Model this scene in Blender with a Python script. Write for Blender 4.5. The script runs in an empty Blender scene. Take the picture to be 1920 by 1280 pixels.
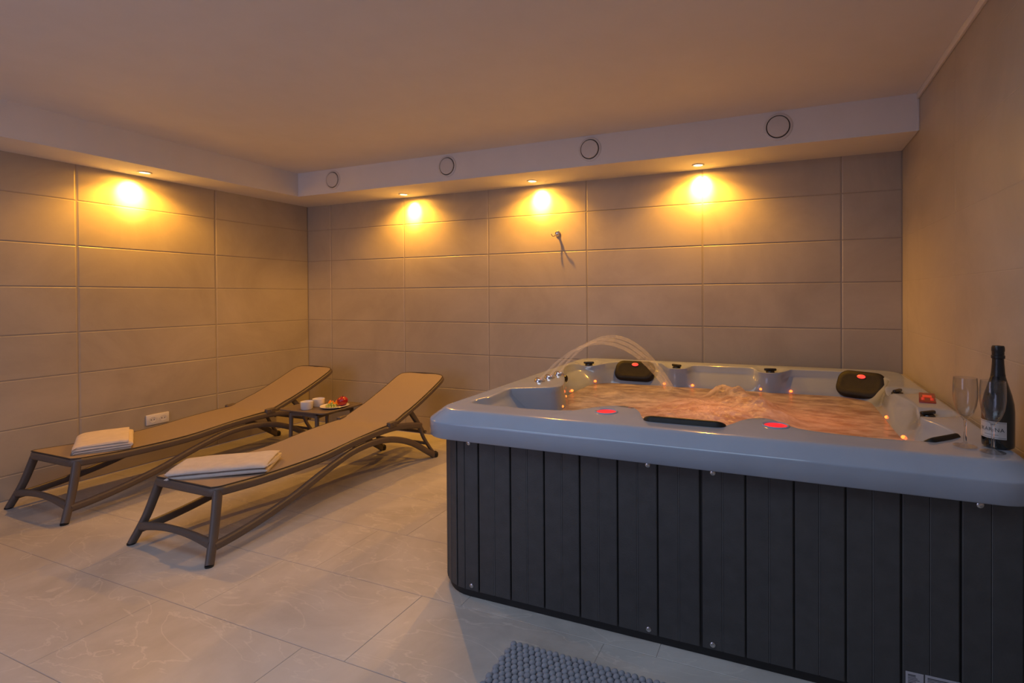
import bpy, bmesh, math, random
from mathutils import Vector, Matrix, noise
random.seed(7)
PI = math.pi
scene = bpy.context.scene
C = scene.collection

# ------------------------------------------------------------------ camera
cam_data = bpy.data.cameras.new('camera')
cam = bpy.data.objects.new('camera', cam_data)
C.objects.link(cam)
YAW, PITCH, ROLL = -0.3745, -0.0082, -0.0055
F = Vector((math.sin(YAW) * math.cos(PITCH), math.cos(YAW) * math.cos(PITCH), math.sin(PITCH)))
R0 = Vector((math.cos(YAW), -math.sin(YAW), 0))
U0 = R0.cross(F)
R1 = R0 * math.cos(ROLL) + U0 * math.sin(ROLL)
U1 = -R0 * math.sin(ROLL) + U0 * math.cos(ROLL)
M = Matrix((R1, U1, -F)).transposed().to_4x4()
M.translation = Vector((4.558, -3.8141, 1.2744))
cam.matrix_world = M
cam_data.sensor_fit = 'HORIZONTAL'
cam_data.sensor_width = 36.0
cam_data.lens = 945.02 * 36.0 / 1920.0
cam_data.shift_x = (960 - 1093.71) / 1920.0
cam_data.shift_y = (562.30 - 640) / 1920.0
cam_data.clip_start = 0.02
scene.camera = cam

# ------------------------------------------------------------------ colour management, world, lights
scene.view_settings.view_transform = 'Standard'
scene.view_settings.look = 'None'
scene.view_settings.gamma = 1.0
scene.view_settings.use_curve_mapping = False
scene.view_settings.exposure = 0.0

world = bpy.data.worlds.new('dusk')
scene.world = world
world.use_nodes = True
world.node_tree.nodes['Background'].inputs[0].default_value = (0.25, 0.35, 0.6, 1)
world.node_tree.nodes['Background'].inputs[1].default_value = 0.25


def area_light(name, loc, target, sx, sy, color, power):
    d = bpy.data.lights.new(name, 'AREA')
    d.shape = 'RECTANGLE'
    d.size, d.size_y = sx, sy
    d.color = color
    d.energy = power
    o = bpy.data.objects.new(name, d)
    C.objects.link(o)
    o.location = loc
    o.rotation_euler = (Vector(target) - Vector(loc)).to_track_quat('-Z', 'Y').to_euler()
    return o


# added cool fill light, set in a made-up window opening behind the camera
area_light('added_fill_light', (1.75, -5.46, 1.35), (1.6, -1.0, 1.1), 1.9, 1.9, (0.66, 0.66, 1.0), 22)
# cool white lamp on the ceiling above and behind the camera
area_light('ceiling_lamp', (3.5, -3.05, 2.40), (3.5, -3.049, 0.0), 2.4, 1.0, (0.56, 0.75, 1.0), 24)
SPOT_COLOR = (1.0, 0.435, 0.035)
SPOT_POWER = 53
GLOW_POWER = 8.0
CORE_COLOR = (1.0, 0.62, 0.14)
CORE_POWER = 100.0
LED_RED = (1.0, 0.10, 0.03)

# ------------------------------------------------------------------ materials


def node_mat(name):
    m = bpy.data.materials.new(name)
    m.use_nodes = True
    nt = m.node_tree
    return m, nt, nt.nodes['Principled BSDF'], nt.nodes, nt.links


def mat(name, col, rough=0.5, metal=0.0, var=0.0, scale=6.0, bump=0.0, bscale=60.0, coat=0.0, **kw):
    """Plain surface with a little procedural cloudiness (var) and fine bump."""
    m, nt, b, N, L = node_mat(name)
    b.inputs['Base Color'].default_value = (*col, 1)
    b.inputs['Roughness'].default_value = rough
    b.inputs['Metallic'].default_value = metal
    b.inputs['Coat Weight'].default_value = coat
    b.inputs['Coat Roughness'].default_value = 0.06
    for k, v in kw.items():
        b.inputs[k.replace('_', ' ')].default_value = v
    tc = N.new('ShaderNodeTexCoord')
    if var:
        nz = N.new('ShaderNodeTexNoise')
        nz.inputs['Scale'].default_value = scale
        nz.inputs['Detail'].default_value = 6
        L.new(tc.outputs['Object'], nz.inputs['Vector'])
        rp = N.new('ShaderNodeValToRGB')
        rp.color_ramp.elements[0].position = 0.3
        rp.color_ramp.elements[1].position = 0.7
        rp.color_ramp.elements[0].color = (*[c * (1 - var) for c in col], 1)
        rp.color_ramp.elements[1].color = (*[min(1, c * (1 + var)) for c in col], 1)
        L.new(nz.outputs['Fac'], rp.inputs['Fac'])
        L.new(rp.outputs['Color'], b.inputs['Base Color'])
    if bump:
        n2 = N.new('ShaderNodeTexNoise')
        n2.inputs['Scale'].default_value = bscale
        n2.inputs['Detail'].default_value = 4
        L.new(tc.outputs['Object'], n2.inputs['Vector'])
        bp = N.new('ShaderNodeBump')
        bp.inputs['Strength'].default_value = bump
        bp.inputs['Distance'].default_value = 0.004
        L.new(n2.outputs['Fac'], bp.inputs['Height'])
        L.new(bp.outputs['Normal'], b.inputs['Normal'])
    return m


def stone(name, c1, c2, rough, vein=0.0, vcol=(1, 1, 1), scale=1.6):
    """Concrete look tile: soft clouds, blotches, a few light scratches."""
    m, nt, b, N, L = node_mat(name)
    tc = N.new('ShaderNodeTexCoord')
    n1 = N.new('ShaderNodeTexNoise')
    n1.inputs['Scale'].default_value = scale
    n1.inputs['Detail'].default_value = 9
    n1.inputs['Roughness'].default_value = 0.62
    n1.inputs['Distortion'].default_value = 0.6
    L.new(tc.outputs['Object'], n1.inputs['Vector'])
    rp = N.new('ShaderNodeValToRGB')
    rp.color_ramp.elements[0].position = 0.33
    rp.color_ramp.elements[1].position = 0.68
    rp.color_ramp.elements[0].color = (*c1, 1)
    rp.color_ramp.elements[1].color = (*c2, 1)
    L.new(n1.outputs['Fac'], rp.inputs['Fac'])
    out = rp.outputs['Color']
    if vein:
        mp = N.new('ShaderNodeMapping')
        mp.inputs['Scale'].default_value = (1.0, 2.6, 1.0)
        mp.inputs['Rotation'].default_value = (0, 0, 0.5)
        L.new(tc.outputs['Object'], mp.inputs['Vector'])
        n2 = N.new('ShaderNodeTexNoise')
        n2.inputs['Scale'].default_value = 2.1
        n2.inputs['Detail'].default_value = 7
        n2.inputs['Distortion'].default_value = 1.4
        L.new(mp.outputs['Vector'], n2.inputs['Vector'])
        r2 = N.new('ShaderNodeValToRGB')
        e = r2.color_ramp.elements
        e[0].position, e[0].color = 0.485, (0, 0, 0, 1)
        e[1].position, e[1].color = 0.515, (0, 0, 0, 1)
        k = r2.color_ramp.elements.new(0.5)
        k.color = (vein, vein, vein, 1)
        L.new(n2.outputs['Fac'], r2.inputs['Fac'])
        mx = N.new('ShaderNodeMixRGB')
        mx.inputs['Color2'].default_value = (*vcol, 1)
        L.new(r2.outputs['Color'], mx.inputs['Fac'])
        L.new(out, mx.inputs['Color1'])
        out = mx.outputs['Color']
    L.new(out, b.inputs['Base Color'])
    b.inputs['Roughness'].default_value = rough
    n3 = N.new('ShaderNodeTexNoise')
    n3.inputs['Scale'].default_value = 45
    n3.inputs['Detail'].default_value = 6
    L.new(tc.outputs['Object'], n3.inputs['Vector'])
    bp = N.new('ShaderNodeBump')
    bp.inputs['Strength'].default_value = 0.12
    bp.inputs['Distance'].default_value = 0.003
    L.new(n3.outputs['Fac'], bp.inputs['Height'])
    L.new(bp.outputs['Normal'], b.inputs['Normal'])
    return m


def glow(name, col, strength, base=(0.8, 0.8, 0.8)):
    m, nt, b, N, L = node_mat(name)
    b.inputs['Base Color'].default_value = (*base, 1)
    b.inputs['Emission Color'].default_value = (*col, 1)
    b.inputs['Emission Strength'].default_value = strength
    b.inputs['Roughness'].default_value = 0.3
    return m


def glass(name, col=(1, 1, 1), rough=0.0, ior=1.45):
    m, nt, b, N, L = node_mat(name)
    b.inputs['Base Color'].default_value = (*col, 1)
    b.inputs['Roughness'].default_value = rough
    b.inputs['Transmission Weight'].default_value = 1.0
    b.inputs['IOR'].default_value = ior
    return m


def thin_glass(name):
    """thin walled glass: see-through with fresnel reflections"""
    m, nt, b, N, L = node_mat(name)
    out = N['Material Output']
    N.remove(b)
    lw = N.new('ShaderNodeLayerWeight')
    lw.inputs['Blend'].default_value = 0.5
    pw = N.new('ShaderNodeMath')
    pw.operation = 'POWER'
    pw.inputs[1].default_value = 3.0
    L.new(lw.outputs['Facing'], pw.inputs[0])
    fr_ = N.new('ShaderNodeMath')
    fr_.operation = 'MULTIPLY_ADD'
    fr_.inputs[1].default_value = 0.85
    fr_.inputs[2].default_value = 0.04
    L.new(pw.outputs[0], fr_.inputs[0])
    gl = N.new('ShaderNodeBsdfGlossy')
    gl.inputs['Roughness'].default_value = 0.02
    tr = N.new('ShaderNodeBsdfTransparent')
    tr.inputs['Color'].default_value = (0.93, 0.935, 0.94, 1)
    mx = N.new('ShaderNodeMixShader')
    L.new(fr_.outputs[0], mx.inputs[0])
    L.new(tr.outputs[0], mx.inputs[1])
    L.new(gl.outputs[0], mx.inputs[2])
    L.new(mx.outputs[0], out.inputs['Surface'])
    return m


def woven(name, col, scale=420.0):
    m, nt, b, N, L = node_mat(name)
    tc = N.new('ShaderNodeTexCoord')
    wv = []
    for d in ('X', 'Y'):
        w = N.new('ShaderNodeTexWave')
        w.wave_type = 'BANDS'
        w.bands_direction = d
        w.inputs['Scale'].default_value = scale / 2
        L.new(tc.outputs['Object'], w.inputs['Vector'])
        wv.append(w)
    mx = N.new('ShaderNodeMath')
    mx.operation = 'MULTIPLY'
    L.new(wv[0].outputs['Fac'], mx.inputs[0])
    L.new(wv[1].outputs['Fac'], mx.inputs[1])
    rp = N.new('ShaderNodeValToRGB')
    rp.color_ramp.elements[0].color = (*[c * 0.8 for c in col], 1)
    rp.color_ramp.elements[1].color = (*[min(1, c * 1.12) for c in col], 1)
    L.new(mx.outputs[0], rp.inputs['Fac'])
    L.new(rp.outputs['Color'], b.inputs['Base Color'])
    b.inputs['Roughness'].default_value = 0.75
    return m


def water_mat():
    """Aerated tub water: milky bubbles that let the lamps below shine through, with a wet surface."""
    m, nt, b, N, L = node_mat('aerated_water')
    out = N['Material Output']
    tc = N.new('ShaderNodeTexCoord')
    nz = N.new('ShaderNodeTexNoise')
    nz.inputs['Scale'].default_value = 7
    nz.inputs['Detail'].default_value = 8
    nz.inputs['Roughness'].default_value = 0.65
    mp = N.new('ShaderNodeMapping')
    mp.inputs['Scale'].default_value = (1.0, 1.9, 1.0)
    L.new(tc.outputs['Object'], mp.inputs['Vector'])
    L.new(mp.outputs['Vector'], nz.inputs['Vector'])
    rp = N.new('ShaderNodeValToRGB')
    rp.color_ramp.elements[0].position = 0.40
    rp.color_ramp.elements[1].position = 0.60
    rp.color_ramp.elements[0].color = (0.20, 0.145, 0.11, 1)
    rp.color_ramp.elements[1].color = (0.66, 0.56, 0.47, 1)
    L.new(nz.outputs['Fac'], rp.inputs['Fac'])
    L.new(rp.outputs['Color'], b.inputs['Base Color'])
    b.inputs['Roughness'].default_value = 0.16
    b.inputs['IOR'].default_value = 1.33
    n3 = N.new('ShaderNodeTexNoise')
    n3.inputs['Scale'].default_value = 26
    n3.inputs['Detail'].default_value = 6
    L.new(mp.outputs['Vector'], n3.inputs['Vector'])
    bp = N.new('ShaderNodeBump')
    bp.inputs['Strength'].default_value = 0.5
    bp.inputs['Distance'].default_value = 0.015
    L.new(n3.outputs['Fac'], bp.inputs['Height'])
    L.new(bp.outputs['Normal'], b.inputs['Normal'])
    tl = N.new('ShaderNodeBsdfTranslucent')
    tl.inputs['Color'].default_value = (0.95, 0.85, 0.72, 1)
    L.new(bp.outputs['Normal'], tl.inputs['Normal'])
    mx = N.new('ShaderNodeMixShader')
    mx.inputs[0].default_value = 0.42
    L.new(b.outputs[0], mx.inputs[1])
    L.new(tl.outputs[0], mx.inputs[2])
    L.new(mx.outputs[0], out.inputs['Surface'])
    return m


def spray_mat():
    m, nt, b, N, L = node_mat('water_stream')
    out = N['Material Output']
    b.inputs['Base Color'].default_value = (0.9, 0.9, 0.9, 1)
    b.inputs['Roughness'].default_value = 0.12
    tr = N.new('ShaderNodeBsdfTransparent')
    tl = N.new('ShaderNodeBsdfTranslucent')
    tl.inputs['Color'].default_value = (0.9, 0.88, 0.85, 1)
    m1 = N.new('ShaderNodeMixShader')
    m1.inputs[0].default_value = 0.5
    L.new(b.outputs[0], m1.inputs[1])
    L.new(tl.outputs[0], m1.inputs[2])
    m2 = N.new('ShaderNodeMixShader')
    tc = N.new('ShaderNodeTexCoord')
    nz = N.new('ShaderNodeTexNoise')
    nz.inputs['Scale'].default_value = 40
    L.new(tc.outputs['Object'], nz.inputs['Vector'])
    mr = N.new('ShaderNodeMapRange')
    mr.inputs['From Min'].default_value = 0.35
    mr.inputs['From Max'].default_value = 0.65
    mr.inputs['To Min'].default_value = 0.74
    mr.inputs['To Max'].default_value = 0.9
    L.new(nz.outputs['Fac'], mr.inputs['Value'])
    L.new(mr.outputs[0], m2.inputs[0])
    L.new(m1.outputs[0], m2.inputs[1])
    L.new(tr.outputs[0], m2.inputs[2])
    L.new(m2.outputs[0], out.inputs['Surface'])
    return m


MT = dict(
    wall=stone('wall_tile', (0.355, 0.308, 0.250), (0.45, 0.395, 0.322), 0.42),
    grout=mat('wall_grout', (0.31, 0.27, 0.225), 0.8, var=0.1),
    floor=stone('floor_tile', (0.335, 0.31, 0.285), (0.55, 0.52, 0.485), 0.40, 0.45, (0.62, 0.58, 0.52), 1.2),
    fgrout=mat('floor_grout', (0.26, 0.24, 0.22), 0.9, var=0.1),
    paint=mat('white_paint', (0.72, 0.70, 0.68), 0.7, var=0.02, bump=0.1, bscale=120),
    trim=mat('white_trim', (0.72, 0.69, 0.66), 0.5, var=0.02),
    vent=mat('vent_plastic', (0.64, 0.61, 0.58), 0.4, var=0.02),
    dark=mat('dark_gap', (0.03, 0.028, 0.026), 0.8, var=0.1),
    acrylic=mat('tub_acrylic', (0.30, 0.345, 0.42), 0.13, var=0.05, scale=5, coat=0.25),
    skirt=mat('skirt_composite', (0.050, 0.050, 0.052), 0.55, var=0.12, scale=20, bump=0.25, bscale=180),
    edge_glint=mat('joint_highlight', (0.105, 0.105, 0.108), 0.5, var=0.1, scale=20),
    base=mat('tub_base_plastic', (0.012, 0.012, 0.013), 0.6, var=0.1),
    rubber=mat('headrest_foam', (0.016, 0.014, 0.012), 0.5, var=0.2, scale=30, bump=0.15, bscale=200, Specular_IOR_Level=0.22),
    black=mat('black_plastic', (0.012, 0.011, 0.011), 0.25, var=0.1),
    chrome=mat('chrome', (0.75, 0.72, 0.70), 0.12, 1.0, var=0.03),
    steel=mat('stainless_screw', (0.55, 0.55, 0.56), 0.25, 1.0, var=0.1, scale=200),
    frame=mat('taupe_resin', (0.105, 0.080, 0.066), 0.42, var=0.06, scale=12, bump=0.05),
    sling=woven('taupe_sling', (0.30, 0.235, 0.185)),
    edge=mat('sling_edge', (0.045, 0.033, 0.027), 0.6, var=0.1),
    foot=mat('rubber_foot', (0.012, 0.011, 0.011), 0.7, var=0.1),
    towel=mat('towel_cotton', (0.70, 0.61, 0.53), 0.95, var=0.06, scale=25, bump=0.9, bscale=320),
    towelb=mat('towel_cotton_pale', (0.60, 0.54, 0.49), 0.95, var=0.06, scale=25, bump=0.9, bscale=320),
    mat=mat('chenille', (0.26, 0.275, 0.315), 0.95, var=0.12, scale=60, bump=0.4, bscale=400),
    porcelain=mat('porcelain', (0.78, 0.76, 0.74), 0.18, var=0.02, coat=0.3),
    table=mat('table_resin', (0.13, 0.10, 0.082), 0.42, var=0.06, bump=0.05),
    apple=mat('apple_skin', (0.36, 0.012, 0.014), 0.28, var=0.25, scale=18, coat=0.3),
    orange=mat('orange_flesh', (0.85, 0.32, 0.03), 0.4, var=0.12, scale=40),
    peel=mat('orange_peel', (0.85, 0.25, 0.02), 0.5, var=0.1, bump=0.4, bscale=150),
    grape=mat('grape_skin', (0.42, 0.46, 0.10), 0.25, var=0.15, scale=30, Subsurface_Weight=0.2),
    stem=mat('fruit_stem', (0.12, 0.08, 0.03), 0.8, var=0.2),
    socket=mat('socket_plastic', (0.74, 0.71, 0.68), 0.35, var=0.02),
    lens=glow('lamp_lens', (1.0, 0.72, 0.28), 9.0),
    led=glow('orange_led', (1.0, 0.11, 0.015), 5.0, (0.6, 0.2, 0.1)),
    red=glow('red_light', (1.0, 0.0, 0.02), 1.1, (0.2, 0.004, 0.006)),
    badge=glow('red_badge', (1.0, 0.05, 0.03), 1.0, (0.5, 0.1, 0.1)),
    display=glow('red_display', (1.0, 0.04, 0.01), 0.4, (0.1, 0.01, 0.01)),
    panel=glow('panel_face', (0.6, 0.03, 0.01), 0.12, (0.05, 0.01, 0.01)),
    water=water_mat(),
    spray=spray_mat(),
    clear=glass('clear_glass'),
    thin=thin_glass('thin_glass'),
    bottle=mat('dark_bottle_glass', (0.006, 0.007, 0.006), 0.06, var=0.1, coat=0.5),
    foil=mat('black_foil', (0.010, 0.010, 0.011), 0.32, var=0.2, scale=40, bump=0.3, bscale=60),
    paper=mat('label_paper', (0.52, 0.49, 0.47), 0.6, var=0.03),
    ink=mat('print_ink', (0.05, 0.05, 0.055), 0.7, var=0.05),
    sticker=mat('sticker_vinyl', (0.42, 0.42, 0.47), 0.45, var=0.03),
    blue=mat('added_frame_paint', (0.3, 0.3, 0.3), 0.5, var=0.03),
)

# ------------------------------------------------------------------ mesh helpers
WL = {}          # world location of every object made here


class MB:
    def __init__(self):
        self.v, self.f = [], []

    def add(self, vs, fs):
        n = len(self.v)
        self.v += [tuple(p) for p in vs]
        self.f += [tuple(i + n for i in f) for f in fs]
        return self

    def box(self, lo, hi, bev=0.0, seg=2, rot=None):
        lo, hi = Vector(lo), Vector(hi)
        bm = bmesh.new()
        bmesh.ops.create_cube(bm, size=1.0)
        c, s = (lo + hi) / 2, hi - lo
        for v in bm.verts:
            v.co = Vector((v.co.x * s.x, v.co.y * s.y, v.co.z * s.z))
        if bev:
            bmesh.ops.bevel(bm, geom=list(bm.edges), offset=bev, segments=seg, profile=0.5, affect='EDGES')
        bm.verts.index_update()
        vs = []
        for v in bm.verts:
            p = v.co.copy()
            if rot is not None:
                p = rot @ p
            vs.append(p + c)
        self.add(vs, [[v.index for v in f.verts] for f in bm.faces])
        bm.free()
        return self

    def loft(self, loops, closed=True, cap=True):
        n = len(loops[0])
        vs = [p for l in loops for p in l]
        fs = []
        for i in range(len(loops) - 1):
            for j in range(n if closed else n - 1):
                k = (j + 1) % n
                fs.append((i * n + j, i * n + k, (i + 1) * n + k, (i + 1) * n + j))
        if cap and closed:
            fs.append(tuple(reversed(range(n))))
            fs.append(tuple((len(loops) - 1) * n + j for j in range(n)))
        return self.add(vs, fs)

    def sweep(self, pts, sec, up=(0, 0, 1), scales=None, closed=False):
        """sec: list of (a, b); a along the side direction, b along up."""
        pts = [Vector(p) for p in pts]
        up = Vector(up)
        loops = []
        n = len(pts)
        for i, p in enumerate(pts):
            if closed:
                t = pts[(i + 1) % n] - pts[i - 1]
            else:
                t = pts[min(i + 1, n - 1)] - pts[max(i - 1, 0)]
            t.normalize()
            b = up - t * up.dot(t)
            b.normalize()
            s = t.cross(b)
            k = scales[i] if scales else 1.0
            loops.append([p + s * (a * k) + b * (c * k) for a, c in sec])
        if closed:
            loops.append(loops[0])
        return self.loft(loops, True, not closed)

    def tube(self, pts, r, n=10, scales=None, closed=False, up=None):
        pts = [Vector(p) for p in pts]
        if up is None:
            d = (pts[-1] - pts[0]) if not closed else Vector((0, 0, 0))
            d = Vector((abs(d.x), abs(d.y), abs(d.z)))
            up = (0, 0, 1) if d.z < max(d.x, d.y) or closed else (0.03, 1, 0)
        return self.sweep(pts, circ(r, n), up, scales, closed)

    def lathe(self, prof, c=(0, 0, 0), n=32, cap=True, axis='Z'):
        loops = []
        for r, z in prof:
            l = []
            for i in range(n):
                a = 2 * PI * i / n
                p = Vector((max(r, 1e-5) * math.cos(a), max(r, 1e-5) * math.sin(a), z))
                if axis == 'Y':        # profile height runs towards -y
                    p = Vector((p.x, -p.z, p.y))
                elif axis == 'X':
                    p = Vector((p.z, p.x, p.y))
                l.append(p + Vector(c))
            loops.append(l)
        return self.loft(loops, True, cap)

    def ball(self, c, r, s=(1, 1, 1), sub=2):
        bm = bmesh.new()
        bmesh.ops.create_icosphere(bm, subdivisions=sub, radius=r)
        bm.verts.index_update()
        self.add([Vector((v.co.x * s[0], v.co.y * s[1], v.co.z * s[2])) + Vector(c) for v in bm.verts],
                 [[v.index for v in f.verts] for f in bm.faces])
        bm.free()
        return self


def circ(r, n=12):
    return [(r * math.cos(2 * PI * i / n), r * math.sin(2 * PI * i / n)) for i in range(n)]


def rrect(w, h, r, n=4):
    out = []
    for cx, cy, a0 in ((w / 2 - r, h / 2 - r, 0), (-w / 2 + r, h / 2 - r, 90), (-w / 2 + r, -h / 2 + r, 180), (w / 2 - r, -h / 2 + r, 270)):
        for i in range(n + 1):
            a = math.radians(a0 + 90 * i / n)
            out.append((cx + r * math.cos(a), cy + r * math.sin(a)))
    return out


def cr(pts, n=8, closed=False):
    """Catmull-Rom through the points."""
    P = [Vector(p) for p in pts]
    m = len(P)
    out = []
    for i in range(m if closed else m - 1):
        if closed:
            a, b, c, d = P[i - 1], P[i], P[(i + 1) % m], P[(i + 2) % m]
        else:
            a, b, c, d = P[max(i - 1, 0)], P[i], P[i + 1], P[min(i + 2, m - 1)]
        for k in range(n):
            t = k / n
            out.append(0.5 * ((2 * b) + (c - a) * t + (2 * a - 5 * b + 4 * c - d) * t * t + (3 * b - a - 3 * c + d) * t ** 3))
    if not closed:
        out.append(P[-1])
    return out


def tag(o, label=None, cat=None, group=None, kind=None):
    if label:
        o['label'] = label
    if cat:
        o['category'] = cat
    if group:
        o['group'] = group
    if kind:
        o['kind'] = kind
    return o


def empty(name, loc, label, cat, group=None):
    o = bpy.data.objects.new(name, None)
    o.empty_display_size = 0.05
    C.objects.link(o)
    o.location = loc
    WL[o.name] = Vector(loc)
    return tag(o, label, cat, group)


def obj(name, mb, m, parent=None, smooth=True, angle=38, origin=None, label=None, recalc=True):
    me = bpy.data.meshes.new(name)
    org = Vector(origin) if origin is not None else (WL[parent.name].copy() if parent else Vector((0, 0, 0)))
    me.from_pydata([tuple(Vector(p) - org) for p in mb.v], [], mb.f)
    if recalc:
        bm = bmesh.new()
        bm.from_mesh(me)
        bmesh.ops.recalc_face_normals(bm, faces=bm.faces)
        bm.to_mesh(me)
        bm.free()
    me.materials.append(m)
    if smooth:
        me.shade_smooth()
        me.set_sharp_from_angle(angle=math.radians(angle))
    me.update()
    o = bpy.data.objects.new(name, me)
    C.objects.link(o)
    if parent:
        o.parent = parent
        o.location = org - WL[parent.name]
    else:
        o.location = org
    WL[o.name] = org.copy()
    if label:
        o['label'] = label
    return o


def struct(name, mb, m, **kw):
    o = obj(name, mb, m, **kw)
    o['kind'] = 'structure'
    return o


def copy_tree(o, parent=None, loc=None):
    c = o.copy()
    C.objects.link(c)
    if parent:
        c.parent = parent
    if loc is not None:
        c.location = loc
    for ch in list(o.children):
        copy_tree(ch, c)
    return c


# ------------------------------------------------------------------ room shell
RX, FY, CZ = 5.292, -5.55, 2.42            # right wall, front wall, ceiling
SZ, SX, SY = 2.206, 0.40, -0.43            # soffit underside, left soffit face, back soffit face
P = 0.6
rows = [-0.0]
zrows = [0.0, 0.156, 0.442, 0.756, 1.042, 1.356, 1.642, 1.956, 2.242, 2.47]


def tiles(name, u_cuts, v_cuts, fn, m, bu, bv, gap, depth, mg, holes=()):
    """Tiled surface in one mesh: bevelled tile faces; a second mesh of grout lies behind as a child."""
    mb = MB()
    for i in range(len(u_cuts) - 1):
        for j in range(len(v_cuts) - 1):
            u0, u1, v0, v1 = u_cuts[i] + gap / 2, u_cuts[i + 1] - gap / 2, v_cuts[j] + gap / 2, v_cuts[j + 1] - gap / 2
            a = [fn(u, v, -depth) for u, v in ((u0, v0), (u1, v0), (u1, v1), (u0, v1))]
            q = [fn(u, v, 0) for u, v in ((u0 + bu, v0 + bv), (u1 - bu, v0 + bv), (u1 - bu, v1 - bv), (u0 + bu, v1 - bv))]
            fs = [(4, 5, 6, 7)] + [(k, (k + 1) % 4, 4 + (k + 1) % 4, 4 + k) for k in range(4)]
            mb.add(a + q, fs)
    o = struct(name, mb, m, smooth=False, recalc=False)
    g = MB()
    U0_, U1_, V0, V1 = u_cuts[0] - 0.11, u_cuts[-1] + 0.11, v_cuts[0], v_cuts[-1]
    vs = [fn(u, v, d) for d in (-depth + min(0.0006, depth * 0.25), -0.12) for u, v in ((U0_, V0), (U1_, V0), (U1_, V1), (U0_, V1))]
    g.add(vs, [(0, 1, 2, 3), (7, 6, 5, 4)] + [(k, 4 + k, 4 + (k + 1) % 4, (k + 1) % 4) for k in range(4)])
    go = obj('grout', g, mg, o, smooth=False)
    go['kind'] = 'structure'
    return o


W = 0.9233
ub = [0.0] + [0.3204 + k * W for k in range(6)]
ub = [u for u in ub if u < RX - 0.02] + [RX]
tiles('wall_back', ub, zrows, lambda u, v, d: (u, -d, v), MT['wall'], 0.008, 0.005, 0.003, 0.003, MT['grout'])
ul = [0.0] + [0.9136 + k * W for k in range(5)] + [-FY]
tiles('wall_left', ul, zrows, lambda u, v, d: (d, -u, v), MT['wall'], 0.010, 0.005, 0.003, 0.003, MT['grout'])
ur = [0.0] + [1.068 - W * 1 + W * k for k in range(6)]
ur = [u for u in ur if u < -FY - 0.05] + [-FY]
tiles('wall_right', ur, zrows, lambda u, v, d: (RX - d, -u, v), MT['wall'], 0.002, 0.002, 0.0012, 0.0009, MT['wall'])

# floor: large rectangular tiles in running rows
fr = 0.413
yr = [-2.078 + fr * k for k in range(-9, 7)]
yr = [y for y in yr if FY < y < 0]
yr = [FY] + [y for y in yr if y > FY + 0.05 and y < -0.03] + [0.0]
offs = {-2.078: 3.13, -2.491: 2.93, -1.252: 2.69, -1.665: 3.325}
fm = MB()
for j in range(len(yr) - 1):
    y0, y1 = yr[j], yr[j + 1]
    off = None
    for k, v in offs.items():
        if abs(y1 - k) < 0.02:
            off = v
    if off is None:
        off = random.uniform(0, 0.82)
    xs = [off + 0.82 * k for k in range(-8, 9)]
    xs = [0.0] + [x for x in xs if 0.03 < x < RX - 0.03] + [RX]
    for i in range(len(xs) - 1):
        g, b, d = 0.0008, 0.0012, 0.0012
        x0, x1, a0, a1 = xs[i] + g, xs[i + 1] - g, y0 + g, y1 - g
        fm.add([(x0, a0, -d), (x1, a0, -d), (x1, a1, -d), (x0, a1, -d),
                (x0 + b, a0 + b, 0), (x1 - b, a0 + b, 0), (x1 - b, a1 - b, 0), (x0 + b, a1 - b, 0)],
               [(4, 5, 6, 7)] + [(k, (k + 1) % 4, 4 + (k + 1) % 4, 4 + k) for k in range(4)])
floor = struct('floor', fm, MT['floor'], smooth=False, recalc=False)
gb = obj('grout', MB().box((0, FY, -0.12), (RX, 0, -0.0010)), MT['fgrout'], floor, smooth=False)
gb['kind'] = 'structure'

struct('ceiling', MB().box((-0.12, FY - 0.12, CZ), (RX + 0.12, 0.12, CZ + 0.1)), MT['paint'], smooth=False)
# L shaped dropped soffit along the left and back walls
s = MB()
s.box((0.0, SY, SZ), (RX - 0.003, 0.0, CZ))
s.box((0.0, FY, SZ), (SX, SY, CZ))
struct('trim_1', s, MT['paint'], smooth=False)
struct('trim_2', MB().box((RX - 0.014, FY, CZ - 0.034), (RX, SY, CZ), 0.003), MT['trim'])
struct('trim_3', MB().box((RX - 0.012, SY - 0.004, SZ), (RX, SY, CZ - 0.034), 0.002), MT['trim'])
# front wall behind the camera with a wide opening added for the fill light
w = MB()
wx0, wx1, wz0, wz1 = 0.75, 4.45, 0.35, 2.32
for lo, hi in (((0, FY - 0.15, 0), (wx0, FY, CZ)), ((wx1, FY - 0.15, 0), (RX, FY, CZ)),
               ((wx0, FY - 0.15, 0), (wx1, FY, wz0)), ((wx0, FY - 0.15, wz1), (wx1, FY, CZ))):
    w.box(lo, hi)
struct('wall_front', w, MT['paint'], smooth=False)
w = MB()
for x in (wx0, (wx0 + wx1) / 2 - 0.03, wx1 - 0.06):
    w.box((x, FY - 0.10, wz0), (x + 0.06, FY - 0.04, wz1), 0.004)
for z in (wz0, wz1 - 0.06):
    w.box((wx0, FY - 0.10, z), (wx1, FY - 0.04, z + 0.06), 0.004)
struct('added_window_1', w, MT['blue'])  # unseen window frame, added to go round the fill light

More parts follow.
